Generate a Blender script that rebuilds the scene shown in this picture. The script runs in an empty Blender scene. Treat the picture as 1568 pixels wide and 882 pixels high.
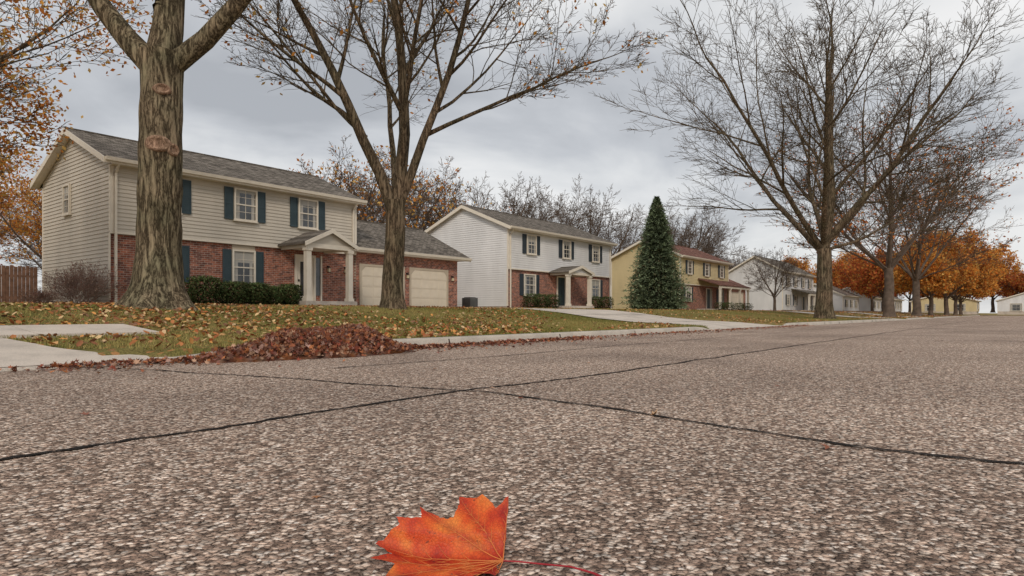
import bpy, math, random
import numpy as np
from mathutils import Vector, Matrix, noise as mnoise
from mathutils.geometry import delaunay_2d_cdt
R=random.Random(7); NR=np.random.default_rng(11)
S=bpy.context.scene
# ---------------------------------------------------------------- materials
def newmat(name):
    m=bpy.data.materials.new(name); m.use_nodes=True
    nt=m.node_tree; b=nt.nodes['Principled BSDF']
    return m,nt,b
def N(nt,t,**k):
    n=nt.nodes.new(t)
    for a,v in k.items(): setattr(n,a,v)
    return n
def ramp(nt,stops,interp='LINEAR'):
    n=nt.nodes.new('ShaderNodeValToRGB'); cr=n.color_ramp; cr.interpolation=interp
    while len(cr.elements)<len(stops): cr.elements.new(0.5)
    for e,(p,c) in zip(cr.elements,stops):
        e.position=p; e.color=(c[0],c[1],c[2],1) if not isinstance(c,(int,float)) else (c,c,c,1)
    return n
def mapping(nt,scale=(1,1,1),out='Object'):
    tc=N(nt,'ShaderNodeTexCoord'); mp=N(nt,'ShaderNodeMapping'); mp.inputs['Scale'].default_value=scale
    nt.links.new(tc.outputs[out],mp.inputs['Vector']); return mp.outputs[0]
def mix(nt,fac,a,b,mode='MIX'):
    n=N(nt,'ShaderNodeMix',data_type='RGBA',blend_type=mode)
    for i,s in ((0,fac),(6,a),(7,b)):
        if isinstance(s,bpy.types.NodeSocket): nt.links.new(s,n.inputs[i])
        else: n.inputs[i].default_value=s if i==0 else (s[0],s[1],s[2],1)
    return n.outputs[2]
def bump(nt,b,h,strength=.5,dist=.01):
    n=N(nt,'ShaderNodeBump'); n.inputs['Strength'].default_value=strength; n.inputs['Distance'].default_value=dist
    nt.links.new(h,n.inputs['Height']); nt.links.new(n.outputs[0],b.inputs['Normal'])
def simple(name,col,rough=.6,var=.12,scale=3.,spec=.3,bmp=0,detail=6):
    m,nt,b=newmat(name)
    n=N(nt,'ShaderNodeTexNoise'); n.inputs['Scale'].default_value=scale; n.inputs['Detail'].default_value=detail
    nt.links.new(mapping(nt),n.inputs['Vector'])
    r=ramp(nt,[(.3,[c*(1-var) for c in col]),(.7,[min(1,c*(1+var)) for c in col])])
    nt.links.new(n.outputs[0],r.inputs[0]); nt.links.new(r.outputs[0],b.inputs['Base Color'])
    b.inputs['Roughness'].default_value=rough; b.inputs['Specular IOR Level'].default_value=spec
    if bmp: bump(nt,b,n.outputs[0],bmp,.02)
    return m
def vcol(name,trans=0.):
    m=bpy.data.materials.new(name); m.use_nodes=True; nt=m.node_tree; nt.nodes.remove(nt.nodes['Principled BSDF'])
    a=N(nt,'ShaderNodeAttribute',attribute_name='col'); d=N(nt,'ShaderNodeBsdfDiffuse'); nt.links.new(a.outputs['Color'],d.inputs[0]); out=d.outputs[0]
    if trans:
        t=N(nt,'ShaderNodeBsdfTranslucent'); nt.links.new(a.outputs['Color'],t.inputs[0])
        ms=N(nt,'ShaderNodeMixShader'); ms.inputs[0].default_value=trans
        nt.links.new(out,ms.inputs[1]); nt.links.new(t.outputs[0],ms.inputs[2]); out=ms.outputs[0]
    nt.links.new(out,nt.nodes['Material Output'].inputs[0])
    return m

def m_asphalt():
    m,nt,b=newmat('chip_seal_asphalt'); L=nt.links
    co=mapping(nt)
    wob=N(nt,'ShaderNodeTexNoise'); wob.inputs['Scale'].default_value=60; wob.inputs['Detail'].default_value=2; L.new(co,wob.inputs['Vector'])
    vm=N(nt,'ShaderNodeVectorMath',operation='MULTIPLY_ADD'); L.new(wob.outputs['Color'],vm.inputs[0]); vm.inputs[1].default_value=(.020,.020,.020); L.new(co,vm.inputs[2])
    v=N(nt,'ShaderNodeTexVoronoi',voronoi_dimensions='2D'); v.inputs['Scale'].default_value=66; L.new(vm.outputs[0],v.inputs['Vector'])
    v2=N(nt,'ShaderNodeTexVoronoi',voronoi_dimensions='2D'); v2.inputs['Scale'].default_value=150; L.new(vm.outputs[0],v2.inputs['Vector'])
    sep=N(nt,'ShaderNodeSeparateColor'); L.new(v.outputs['Color'],sep.inputs[0])
    stone=ramp(nt,[(0,(.16,.11,.085)),(.3,(.42,.30,.235)),(.55,(.68,.53,.43)),(.8,(.86,.73,.62)),(1,(.95,.87,.79))]); L.new(sep.outputs[0],stone.inputs[0])
    edge=ramp(nt,[(.28,1.),(.60,.0)]); L.new(v.outputs['Distance'],edge.inputs[0])  # light chip tops, dark rims: lit, embossed look painted into the colour
    fines=ramp(nt,[(.1,(.48,.36,.285)),(.6,(.06,.042,.033))]); L.new(v2.outputs['Distance'],fines.inputs[0])
    c=mix(nt,edge.outputs[0],fines.outputs[0],stone.outputs[0])
    n=N(nt,'ShaderNodeTexNoise'); n.inputs['Scale'].default_value=.45; n.inputs['Detail'].default_value=6; n.inputs['Distortion'].default_value=.6; L.new(co,n.inputs['Vector'])
    r=ramp(nt,[(.32,(.80,.76,.735)),(.5,(1.05,1.0,.96)),(.68,(1.22,1.17,1.13))]); L.new(n.outputs[0],r.inputs[0])
    c=mix(nt,1.,c,r.outputs[0],'MULTIPLY')
    n2=N(nt,'ShaderNodeTexNoise'); n2.inputs['Scale'].default_value=22; n2.inputs['Detail'].default_value=4; L.new(co,n2.inputs['Vector'])
    r2=ramp(nt,[(.36,.55),(.62,1.25)]); L.new(n2.outputs[0],r2.inputs[0])
    c=mix(nt,1.,c,r2.outputs[0],'MULTIPLY')
    L.new(c,b.inputs['Base Color']); b.inputs['Roughness'].default_value=.85; b.inputs['Specular IOR Level'].default_value=.15
    hm=N(nt,'ShaderNodeMath',operation='SUBTRACT'); hm.inputs[0].default_value=1; L.new(v.outputs['Distance'],hm.inputs[1])
    bump(nt,b,hm.outputs[0],1.,.012)
    return m
def m_ground():
    m,nt,b=newmat('lawn_turf'); L=nt.links; co=mapping(nt)
    n=N(nt,'ShaderNodeTexNoise'); n.inputs['Scale'].default_value=.6; n.inputs['Detail'].default_value=7; L.new(co,n.inputs['Vector'])
    g=ramp(nt,[(.3,(.13,.13,.035)),(.5,(.20,.175,.055)),(.7,(.32,.23,.10))]); L.new(n.outputs[0],g.inputs[0])
    f=N(nt,'ShaderNodeTexNoise'); f.inputs['Scale'].default_value=45; f.inputs['Detail'].default_value=4; L.new(co,f.inputs['Vector'])
    r=ramp(nt,[(.3,.5),(.7,1.3)]); L.new(f.outputs[0],r.inputs[0])
    c=mix(nt,1.,g.outputs[0],r.outputs[0],'MULTIPLY')
    v=N(nt,'ShaderNodeTexVoronoi',voronoi_dimensions='2D'); v.inputs['Scale'].default_value=9; L.new(co,v.inputs['Vector'])
    sep=N(nt,'ShaderNodeSeparateColor'); L.new(v.outputs['Color'],sep.inputs[0])
    lc=ramp(nt,[(0,(.36,.12,.04)),(.35,(.48,.24,.09)),(.7,(.28,.13,.07)),(1,(.58,.32,.09))]); L.new(sep.outputs[0],lc.inputs[0])
    e=ramp(nt,[(.30,1.),(.40,0.)]); L.new(v.outputs['Distance'],e.inputs[0])
    t=ramp(nt,[(.52,0.),(.57,1.)]); L.new(sep.outputs[1],t.inputs[0])
    mm=N(nt,'ShaderNodeMath',operation='MULTIPLY'); L.new(e.outputs[0],mm.inputs[0]); L.new(t.outputs[0],mm.inputs[1])
    c=mix(nt,mm.outputs[0],c,lc.outputs[0])
    L.new(c,b.inputs['Base Color']); b.inputs['Roughness'].default_value=.95; b.inputs['Specular IOR Level'].default_value=.1
    bump(nt,b,f.outputs[0],.8,.04); return m
def m_concrete(name,col=(.60,.52,.44)):
    m,nt,b=newmat(name); L=nt.links; co=mapping(nt)
    n=N(nt,'ShaderNodeTexNoise'); n.inputs['Scale'].default_value=1.3; n.inputs['Detail'].default_value=8; n.inputs['Roughness'].default_value=.65; L.new(co,n.inputs['Vector'])
    r=ramp(nt,[(.28,[c*.62 for c in col]),(.5,col),(.75,[c*1.15 for c in col])]); L.new(n.outputs[0],r.inputs[0])
    f=N(nt,'ShaderNodeTexNoise'); f.inputs['Scale'].default_value=90; f.inputs['Detail'].default_value=3; L.new(co,f.inputs['Vector'])
    r2=ramp(nt,[(.3,.74),(.7,1.12)]); L.new(f.outputs[0],r2.inputs[0])
    c=mix(nt,1.,r.outputs[0],r2.outputs[0],'MULTIPLY'); L.new(c,b.inputs['Base Color'])
    b.inputs['Roughness'].default_value=.9; bump(nt,b,f.outputs[0],.4,.004); return m
def m_bark(name,dark,light,sc=9.,st=1.,dist=.05):
    m,nt,b=newmat(name); L=nt.links
    def ridge(s,zs,det):
        n=N(nt,'ShaderNodeTexNoise'); n.inputs['Scale'].default_value=s; n.inputs['Detail'].default_value=det; n.inputs['Roughness'].default_value=.6; n.inputs['Distortion'].default_value=.6
        L.new(mapping(nt,(1,1,zs)),n.inputs['Vector']); a=N(nt,'ShaderNodeMath',operation='SUBTRACT'); L.new(n.outputs[0],a.inputs[0]); a.inputs[1].default_value=.5
        q=N(nt,'ShaderNodeMath',operation='ABSOLUTE'); L.new(a.outputs[0],q.inputs[0]); return q.outputs[0]
    r1=ridge(sc,.13,4); r2=ridge(sc*2.3,.22,5)
    ad=N(nt,'ShaderNodeMath',operation='MULTIPLY_ADD'); L.new(r2,ad.inputs[0]); ad.inputs[1].default_value=.6; L.new(r1,ad.inputs[2])
    fine=N(nt,'ShaderNodeTexNoise'); fine.inputs['Scale'].default_value=sc*9; fine.inputs['Detail'].default_value=3; L.new(mapping(nt,(1,1,.4)),fine.inputs['Vector'])
    f2=N(nt,'ShaderNodeMath',operation='MULTIPLY_ADD'); L.new(fine.outputs[0],f2.inputs[0]); f2.inputs[1].default_value=.10; L.new(ad.outputs[0],f2.inputs[2])
    r=ramp(nt,[(.06,[c*.5 for c in dark]),(.10,dark),(.17,[(a+b_)/2 for a,b_ in zip(dark,light)]),(.27,light)]); L.new(f2.outputs[0],r.inputs[0])  # furrow shade painted into the colour, darkest in the creases
    big=N(nt,'ShaderNodeTexNoise'); big.inputs['Scale'].default_value=1.4; big.inputs['Detail'].default_value=4; L.new(mapping(nt),big.inputs['Vector'])
    rr=ramp(nt,[(.35,(.80,.86,.76)),(.65,(1.15,1.08,1.0))]); L.new(big.outputs[0],rr.inputs[0])
    c=mix(nt,1.,r.outputs[0],rr.outputs[0],'MULTIPLY'); L.new(c,b.inputs['Base Color'])
    b.inputs['Roughness'].default_value=.95; b.inputs['Specular IOR Level'].default_value=.08
    bump(nt,b,f2.outputs[0],st,dist); return m
def m_brick(name='red_brick'):
    m,nt,b=newmat(name); L=nt.links
    tc=N(nt,'ShaderNodeTexCoord'); s=N(nt,'ShaderNodeSeparateXYZ'); L.new(tc.outputs['Object'],s.inputs[0])
    ad=N(nt,'ShaderNodeMath',operation='ADD'); L.new(s.outputs[0],ad.inputs[0]); L.new(s.outputs[1],ad.inputs[1])
    cb=N(nt,'ShaderNodeCombineXYZ'); L.new(ad.outputs[0],cb.inputs[0]); L.new(s.outputs[2],cb.inputs[1])
    t=N(nt,'ShaderNodeTexBrick'); L.new(cb.outputs[0],t.inputs['Vector'])
    t.inputs['Scale'].default_value=1; t.inputs['Brick Width'].default_value=.23; t.inputs['Row Height'].default_value=.085
    t.inputs['Mortar Size'].default_value=.009; t.inputs['Color1'].default_value=(.42,.14,.08,1); t.inputs['Color2'].default_value=(.15,.055,.044,1)
    t.inputs['Mortar'].default_value=(.40,.31,.25,1)
    n=N(nt,'ShaderNodeTexNoise'); n.inputs['Scale'].default_value=5; n.inputs['Detail'].default_value=6; L.new(tc.outputs['Object'],n.inputs['Vector'])
    r=ramp(nt,[(.3,.65),(.7,1.4)]); L.new(n.outputs[0],r.inputs[0])
    c=mix(nt,1.,t.outputs[0],r.outputs[0],'MULTIPLY'); L.new(c,b.inputs['Base Color']); b.inputs['Roughness'].default_value=.9
    iv=N(nt,'ShaderNodeMath',operation='SUBTRACT'); iv.inputs[0].default_value=1; L.new(t.outputs['Fac'],iv.inputs[1]); bump(nt,b,iv.outputs[0],.6,.008); return m
def m_shingle(name,a,c2):
    m,nt,b=newmat(name); L=nt.links
    tc=N(nt,'ShaderNodeTexCoord'); s=N(nt,'ShaderNodeSeparateXYZ'); L.new(tc.outputs['Object'],s.inputs[0])
    mu=N(nt,'ShaderNodeMath',operation='MULTIPLY'); L.new(s.outputs[2],mu.inputs[0]); mu.inputs[1].default_value=2.4
    cb=N(nt,'ShaderNodeCombineXYZ'); L.new(s.outputs[0],cb.inputs[0]); L.new(mu.outputs[0],cb.inputs[1])
    t=N(nt,'ShaderNodeTexBrick'); L.new(cb.outputs[0],t.inputs['Vector']); t.inputs['Scale'].default_value=1
    t.inputs['Brick Width'].default_value=.3; t.inputs['Row Height'].default_value=.16; t.inputs['Mortar Size'].default_value=.014
    t.inputs['Color1'].default_value=(*[q*.7 for q in a],1); t.inputs['Color2'].default_value=(*[q*1.2 for q in c2],1); t.inputs['Mortar'].default_value=(a[0]*.35,a[1]*.35,a[2]*.35,1)
    n=N(nt,'ShaderNodeTexNoise'); n.inputs['Scale'].default_value=3.2; n.inputs['Detail'].default_value=10; n.inputs['Roughness'].default_value=.75; L.new(tc.outputs['Object'],n.inputs['Vector'])
    r=ramp(nt,[(.3,.55),(.7,1.4)]); L.new(n.outputs[0],r.inputs[0])
    c=mix(nt,1.,t.outputs[0],r.outputs[0],'MULTIPLY'); L.new(c,b.inputs['Base Color']); b.inputs['Roughness'].default_value=.95; b.inputs['Specular IOR Level'].default_value=.05
    bump(nt,b,n.outputs[0],.3,.01); return m
def m_siding(name,col):
    m,nt,b=newmat(name); L=nt.links
    n=N(nt,'ShaderNodeTexNoise'); n.inputs['Scale'].default_value=1.; n.inputs['Detail'].default_value=7; L.new(mapping(nt,(1,1,.35)),n.inputs['Vector'])
    r=ramp(nt,[(.3,[c*.88 for c in col]),(.7,[min(c*1.05,.9) for c in col])]); L.new(n.outputs[0],r.inputs[0]); L.new(r.outputs[0],b.inputs['Base Color'])
    b.inputs['Roughness'].default_value=.6; return m
def m_glass():
    m,nt,b=newmat('window_glass'); L=nt.links
    n=N(nt,'ShaderNodeTexNoise'); n.inputs['Scale'].default_value=1.6; n.inputs['Detail'].default_value=2; L.new(mapping(nt),n.inputs['Vector'])
    r=ramp(nt,[(.35,(.012,.014,.016)),(.65,(.06,.065,.07))]); L.new(n.outputs[0],r.inputs[0]); L.new(r.outputs[0],b.inputs['Base Color'])
    b.inputs['Roughness'].default_value=.06; b.inputs['Specular IOR Level'].default_value=.8
    bump(nt,b,n.outputs[0],.05,.05); return m
ASPH=m_asphalt(); TURF=m_ground(); CONC=m_concrete('concrete'); CURBM=m_concrete('curb_concrete',(.52,.46,.39))
BARK=m_bark('bark_furrowed',(.075,.058,.040),(.33,.27,.19),7,1.,.06)
BARK2=m_bark('bark_grey_brown',(.065,.048,.034),(.25,.19,.135),9,.8,.03)
BARK3=simple('bark_far',(.14,.105,.082),.95,.3,2.5,.1,0,2)
BRICK=m_brick(); GLASS=m_glass()
ROOFG=m_shingle('shingle_grey',(.150,.130,.110),(.215,.188,.160)); ROOFR=m_shingle('shingle_redbrown',(.17,.085,.065),(.23,.12,.095)); ROOFB=m_shingle('shingle_brown',(.16,.12,.10),(.21,.17,.14))
SID1=m_siding('siding_beige',(.61,.55,.46)); SIDW=m_siding('siding_white',(.78,.77,.76)); SIDY=m_siding('siding_yellow',(.64,.52,.29)); SIDG=m_siding('siding_lightgrey',(.70,.69,.68))
TRIM=simple('trim_white',(.76,.69,.58),.5,.05); TRIMT=simple('trim_tan',(.50,.42,.32),.5,.06)
SHUT=simple('shutter_teal',(.045,.072,.085),.5,.1); SHUTD=simple('shutter_dark',(.035,.048,.06),.5,.1)
DOORW=simple('garage_door_cream',(.72,.63,.50),.5,.04); BLIND=simple('window_blind',(.42,.40,.36),.8,.1)
DARKD=simple('door_dark',(.035,.055,.06),.4,.1); IRON=simple('black_iron',(.02,.02,.02),.4,.1); LAMPM=simple('lamp_glass',(.7,.6,.4),.2)
WOODF=simple('fence_wood',(.22,.125,.085),.9,.35,4,.1,.3)
CRK=simple('crack_sealant',(.022,.018,.016),.9,.3,20,.1)
LEAFM=vcol('dry_leaves'); CROWN=vcol('autumn_foliage',.4); GRASS=vcol('grass_blades'); GREEN=vcol('evergreen_foliage')
# ---------------------------------------------------------------- mesh helpers
def link(o,parent=None):
    S.collection.objects.link(o)
    if parent: o.parent=parent
    return o
def empty(name,loc):
    e=bpy.data.objects.new(name,None); e.location=loc; e.empty_display_size=.5; return link(e)
def npmesh(name,V,F,col=None,smooth=False):
    V=np.asarray(V,np.float32).reshape(-1,3); F=np.asarray(F,np.int32); k=F.shape[1]
    me=bpy.data.meshes.new(name); me.vertices.add(len(V)); me.vertices.foreach_set('co',V.ravel())
    me.loops.add(F.size); me.loops.foreach_set('vertex_index',F.ravel())
    me.polygons.add(len(F)); me.polygons.foreach_set('loop_start',np.arange(0,F.size,k,dtype=np.int32))
    me.update(calc_edges=True)
    if smooth: me.polygons.foreach_set('use_smooth',np.ones(len(F),bool))
    if col is not None:
        a=me.color_attributes.new('col','FLOAT_COLOR','POINT'); c=np.ones((len(V),4),np.float32); c[:,:3]=col; a.data.foreach_set('color',c.ravel())
    return me
class MB:
    def __init__(s): s.v=[]; s.f=[]
    def hexa(s,p):
        b=len(s.v); s.v+= [tuple(q) for q in p]
        s.f+=[(b,b+3,b+2,b+1),(b+4,b+5,b+6,b+7),(b,b+1,b+5,b+4),(b+1,b+2,b+6,b+5),(b+2,b+3,b+7,b+6),(b+3,b,b+4,b+7)]
    def box(s,x0,x1,y0,y1,z0,z1):
        s.hexa([(x0,y0,z0),(x1,y0,z0),(x1,y1,z0),(x0,y1,z0),(x0,y0,z1),(x1,y0,z1),(x1,y1,z1),(x0,y1,z1)])
    def poly(s,*p):
        b=len(s.v); s.v+=[tuple(q) for q in p]; s.f.append(tuple(range(b,b+len(p))))
    def obj(s,name,mat,parent=None,origin=(0,0,0)):
        me=bpy.data.meshes.new(name); o=Vector(origin)
        me.from_pydata([tuple(Vector(q)-o) for q in s.v],[],s.f); me.materials.append(mat); me.update()
        ob=bpy.data.objects.new(name,me); link(ob,parent)
        if not parent: ob.location=o
        return ob
# ---------------------------------------------------------------- terrain
PY=np.array([7.0,8.5,10,11.5,13,14.7,20,26,40,90,600]); PZ=np.array([.12,.15,.20,.32,.50,.645,.75,.84,.87,1.0,1.0])
DRV=[(-4.6,2.35,-4.0,1.9,34),(18.9,24.5,21.2,27.9,26.4),(54.0,58.5,54.0,58.5,26.2),(75.5,80.0,75.5,80.5,26.2),(118,123,118,123,27)]
def gprof(Y): return np.interp(Y,PY,PZ)
def dedge(d,Y):
    t=np.clip((Y-7)/ (d[4]-7),0,1); fl=np.clip(1-(Y-6.87)/1.6,0,1)**2*.9
    return d[0]+(d[2]-d[0])*t-fl, d[1]+(d[3]-d[1])*t+fl
def dz(Y): return np.minimum(gprof(Y)+.02, .03+(Y-6.87)*.09)
def ondrive(X,Y,m=0.):
    r=np.zeros(np.shape(X),bool)
    for d in DRV:
        a,b=dedge(d,Y); r|=(X>a-m)&(X<b+m)&(Y>6.8)&(Y<d[4])
    r|=(X<4.3)&(Y>9.9-m)&(Y<11.3+m)
    return r
def gz(X,Y):
    z=gprof(Y)+.015*np.sin(X*.7+Y*.4)*np.clip((Y-8)/4,0,1)
    for d in DRV:
        a,b=dedge(d,Y); ins=(X>a-.05)&(X<b+.05)&(Y>6.8)&(Y<d[4]); z=np.where(ins,np.minimum(z,dz(Y)-.03),z)
    z=np.where((X<4.3)&(Y>9.9)&(Y<11.3)&(Y>6.9),np.minimum(z,gprof(Y)-.02),z)
    z=np.where(Y<7.0,-.06,z)
    return z
xs=np.concatenate([[-900,-400,-200,-100,-60,-40,-30],np.arange(-20,62,.4),np.arange(62,200,4),[220,260,320,450,700,1500]])
ys=np.concatenate([[-900,-400,-100,-40,-20,-9.01,-9.0,0,6.98,7.04],np.arange(7.2,16,.2),np.arange(16,36,1),[40,50,70,90,150,300,600,1500]])
GX,GY=np.meshgrid(xs,ys); GZ=gz(GX,GY); GZ=np.where(GY<=-9.01,.12,GZ)
nx,ny=len(xs),len(ys); idx=np.arange(nx*ny).reshape(ny,nx)
F=np.stack([idx[:-1,:-1],idx[:-1,1:],idx[1:,1:],idx[1:,:-1]],-1).reshape(-1,4)
me=npmesh('ground',np.stack([GX,GY,GZ],-1),F,smooth=True); me.materials.append(TURF); link(bpy.data.objects.new('ground',me))
mb=MB(); mb.poly((-200,-9,0),(182,-9,0),(182,6.9,0),(-200,6.9,0)); road=mb.obj('road',ASPH)
mb=MB(); mb.poly((182,-80,.13),(190,-80,.13),(190,80,.13),(182,80,.13)); mb.obj('cross_street',ASPH)
def crack(pts,w,name,seed,sub=.04,amp=.02):
    r=random.Random(seed); P=[]
    for (a,b) in zip(pts[:-1],pts[1:]):
        A=Vector(a);B=Vector(b); n=max(2,int((B-A).length/sub)); n=min(n,160)
        for i in range(n): P.append(A+(B-A)*(i/n))
    P.append(Vector(pts[-1])); mb=MB(); L=[];
    for i,p in enumerate(P):
        q=P[min(i+1,len(P)-1)]-P[max(i-1,0)]; q.normalize(); nn=Vector((-q.y,q.x))
        o=amp*(mnoise.noise(Vector((i*.07,seed,0)))*2.2+mnoise.noise(Vector((i*.4,seed,4)))*.8+mnoise.noise(Vector((i*1.1,seed,7)))*.4)
        ww=w*(.45+1.2*abs(mnoise.noise(Vector((i*.25,seed,9))))+.45*r.random())
        L.append((p+nn*(o+ww),p+nn*(o-ww)))
    z=.004+seed*.0006
    for (a,b),(c,d) in zip(L[:-1],L[1:]): mb.poly((a.x,a.y,z),(b.x,b.y,z),(d.x,d.y,z),(c.x,c.y,z))
    mb.obj(name,CRK,road)
crack([(-4,2.6),(.0,2.70),(.655,2.73),(1.07,2.74),(1.93,2.78),(3.03,2.82),(4.38,2.69),(6.86,2.70),(12,2.72),(25,2.6),(60,2.7)],.018,'crack_long',1,.04,.026)
crack([(2.2,6.85),(2.43,6.34),(2.79,4.70),(2.97,3.37),(3.11,2.66),(3.03,1.85),(2.83,1.11),(2.70,.50),(2.72,-.01),(2.6,-2),(2.7,-6)],.0145,'crack_cross',2,.04,.026)
crack([(3.6,4.9),(6,4.75),(9,4.9),(16,4.8),(40,4.9)],.014,'crack_thin',3,.08)
crack([(14,6.8),(14.3,4.9),(14.1,2.6),(14.5,0),(14,-8)],.015,'crack_far',4,.08)
def curbz(X,side=1):
    if side<0: return .13
    k=.13
    for d in DRV:
        a,b=dedge(d,np.array(6.87)); a=float(a);b=float(b)
        if a<=X<=b: k=min(k,.035)
        elif a-.7<X<a: k=min(k,.035+.095*(a-X)/.7)
        elif b<X<b+.7: k=min(k,.035+.095*(X-b)/.7)
    return k
def curb(name,Y0,sg):
    X=[-200,-60]+list(np.arange(-20,130,.35))+[140,182]; V=[];F=[]
    for x in X:
        k=curbz(x,sg); w=.012*math.sin(x*1.3)*.4
        for (dy,z) in ((0,-.03),(.025,k*.8),(.055,k),(.19,k+.006),(.2,-.05)): V.append((x,Y0+sg*(dy)+w,z))
    n=5
    for i in range(len(X)-1):
        for j in range(n-1):
            a=i*n+j; q=(a,a+n,a+n+1,a+1); F.append(q if sg>0 else q[::-1])
    me=npmesh(name,V,F); me.materials.append(CURBM); return link(bpy.data.objects.new(name,me))
cb_=curb('curb',6.86,1); curb('curb',-8.85,-1)
mb=MB()
for i in range(60):
    x=-5+i*3.05; k=curbz(x)
    if k>.1: mb.hexa([(x,6.852,0),(x+.014,6.852,0),(x+.014,7.04,k),(x,7.04,k),(x,6.876,k*.8+.003),(x+.014,6.876,k*.8+.003),(x+.014,7.045,k+.012),(x,7.045,k+.012)])
mb.obj('curb_joints',CRK,cb_)
for k,d in enumerate(DRV):
    Ys=np.concatenate([np.arange(6.9,9,.15),np.arange(9,d[4]+.01,.5)]); V=[];F=[];n=7
    for y in Ys:
        a,b=dedge(d,y)
        for j in range(n): V.append((a+(b-a)*j/(n-1),y,float(dz(y))+ (0.006 if y>7.06 else .004)))
    for i in range(len(Ys)-1):
        for j in range(n-1): q=i*n+j; F.append((q,q+1,q+n+1,q+n))
    me=npmesh('driveway',V,F); me.materials.append(CONC); o=link(bpy.data.objects.new('driveway',me))
    mb=MB()
    for y in (9.4,12.4,15.4,18.4,21.4,24.4):
        if y<d[4]:
            a,b=dedge(d,y); z0=float(dz(y))+.011; z1=float(dz(y+.03))+.011; mb.poly((a,y,z0),(b,y,z0),(b,y+.025,z1),(a,y+.025,z1))
    mb.obj('joints',CRK,o)
mb=MB()
for i in range(-20,3):
    x0=i*1.5-.2; 
    for (ya,yb) in ((9.95,10.6),(10.6,11.25)):
        za=float(gprof(ya))+.035; zb=float(gprof(yb))+.035
        mb.hexa([(x0,ya,za-.12),(x0+1.485,ya,za-.12),(x0+1.485,yb,zb-.12),(x0,yb,zb-.12),(x0,ya,za),(x0+1.485,ya,za),(x0+1.485,yb,zb),(x0,yb,zb)])
mb.obj('sidewalk',CONC)
mb=MB()
for i in range(4):
    ya=22.0+i*.7; za=float(gprof(ya))+.04; zb=float(gprof(ya+.69))+.04
    mb.hexa([(17.3,ya,za-.1),(18.7,ya,za-.1),(18.7,ya+.69,zb-.1),(17.3,ya+.69,zb-.1),(17.3,ya,za),(18.7,ya,za),(18.7,ya+.69,zb),(17.3,ya+.69,zb)])
for i in range(5):
    xa=17.3+1.41+i*.75; z=float(gprof(22.6))+.04
    mb.box(xa,xa+.74,22.0,23.2,z-.1,z)
mb.obj('front_path',CONC)
# ---------------------------------------------------------------- leaves on the ground
LC=np.array([(.36,.13,.06),(.46,.22,.11),(.24,.10,.065),(.54,.35,.21),(.32,.09,.05),(.48,.19,.07),(.19,.095,.07),(.48,.32,.23),(.30,.14,.10)])
PC=np.array([(.27,.10,.055),(.34,.15,.085),(.17,.075,.05),(.44,.27,.18),(.24,.07,.045),(.36,.14,.06),(.13,.065,.05),(.40,.25,.20),(.22,.10,.08)])
def maple_outline():
    tips=[(90,1.),(40,.85),(-8,.62),(-60,.35),(-120,.35),(-172,.62),(140,.85)]
    out=[]
    for i,(a,r) in enumerate(tips):
        a2,r2=tips[(i+1)%len(tips)]
        if a2>a: a2-=360
        out.append((a,r)); out.append(((a+a2)/2,.36*(r+r2)/1.5))
    return np.array([(r*math.cos(math.radians(a)),r*math.sin(math.radians(a))) for a,r in out])
MO=maple_outline()
def leaves(name,X,Y,Z,size,cols=LC,tilt=.6,mat=None,fan=True,parent=None):
    n=len(X); O=MO if fan else np.array([(0,1),(.55,.35),(.4,-.6),(0,-.9),(-.4,-.6),(-.55,.35)])
    k=len(O); s=size*NR.uniform(.6,1.3,n)
    P=np.zeros((n,k+1,3)); r2=(O**2).sum(1)
    P[:,:k,:2]=O[None]; curl=NR.uniform(-.2,.6,n); fold=NR.uniform(0,.5,n)
    P[:,:k,2]=curl[:,None]*r2[None]*.6+fold[:,None]*np.abs(O[None,:,0])
    P*=s[:,None,None]
    a=NR.uniform(0,6.283,n); tx=NR.normal(0,tilt,n); ty=NR.normal(0,tilt,n)
    def rot(P,i,j,t):
        c,s_=np.cos(t)[:,None],np.sin(t)[:,None]; A=P[:,:,i].copy();B=P[:,:,j].copy(); P[:,:,i]=A*c-B*s_; P[:,:,j]=A*s_+B*c
    rot(P,0,1,a); rot(P,1,2,tx); rot(P,0,2,ty)
    P[:,:,2]-=np.minimum(P[:,:,2].min(1),0)[:,None]*.9
    P[:,:,0]+=X[:,None];P[:,:,1]+=Y[:,None];P[:,:,2]+=Z[:,None]
    i=np.arange(k); f=np.stack([i,(i+1)%k,np.full(k,k)],-1)
    F=(f[None]+(np.arange(n)*(k+1))[:,None,None]).reshape(-1,3)
    c=cols[NR.integers(0,len(cols),n)]*NR.uniform(.65,1.25,(n,1)); C=np.repeat(c,k+1,0)
    me=npmesh(name,P,F,C); me.materials.append(mat or LEAFM); o=bpy.data.objects.new(name,me); return link(o,parent)
def pileh(X,Y):
    u=(X-4.85)/.95; v=(Y-6.62)/.50; h=.30*np.exp(-(np.abs(u)**2.4*1.1+v*v*1.3)*1.1)*(1+.3*np.sin(X*5)*np.cos(Y*6+X))
    u=(X-3.7)/.9; h=h+.06*np.exp(-(u*u+((Y-6.5)/.35)**2)); return h
def base(X,Y): return np.where(Y<6.86,0,np.where(Y<7.06,.13,gz(X,Y)))
px_,py_=np.meshgrid(np.linspace(3.,6.8,50),np.linspace(5.8,7.8,30)); h=pileh(px_,py_)
mz=np.where(h>.045,h-.02+NR.uniform(-.01,.01,h.shape),-.05); mz=np.where((py_>6.9)&(h>.045),np.maximum(mz,.05+h*.8),mz)
id2=np.arange(1500).reshape(30,50); F2=np.stack([id2[:-1,:-1],id2[:-1,1:],id2[1:,1:],id2[1:,:-1]],-1).reshape(-1,4)
pc=PC[NR.integers(0,8,1500)]*.5
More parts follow.
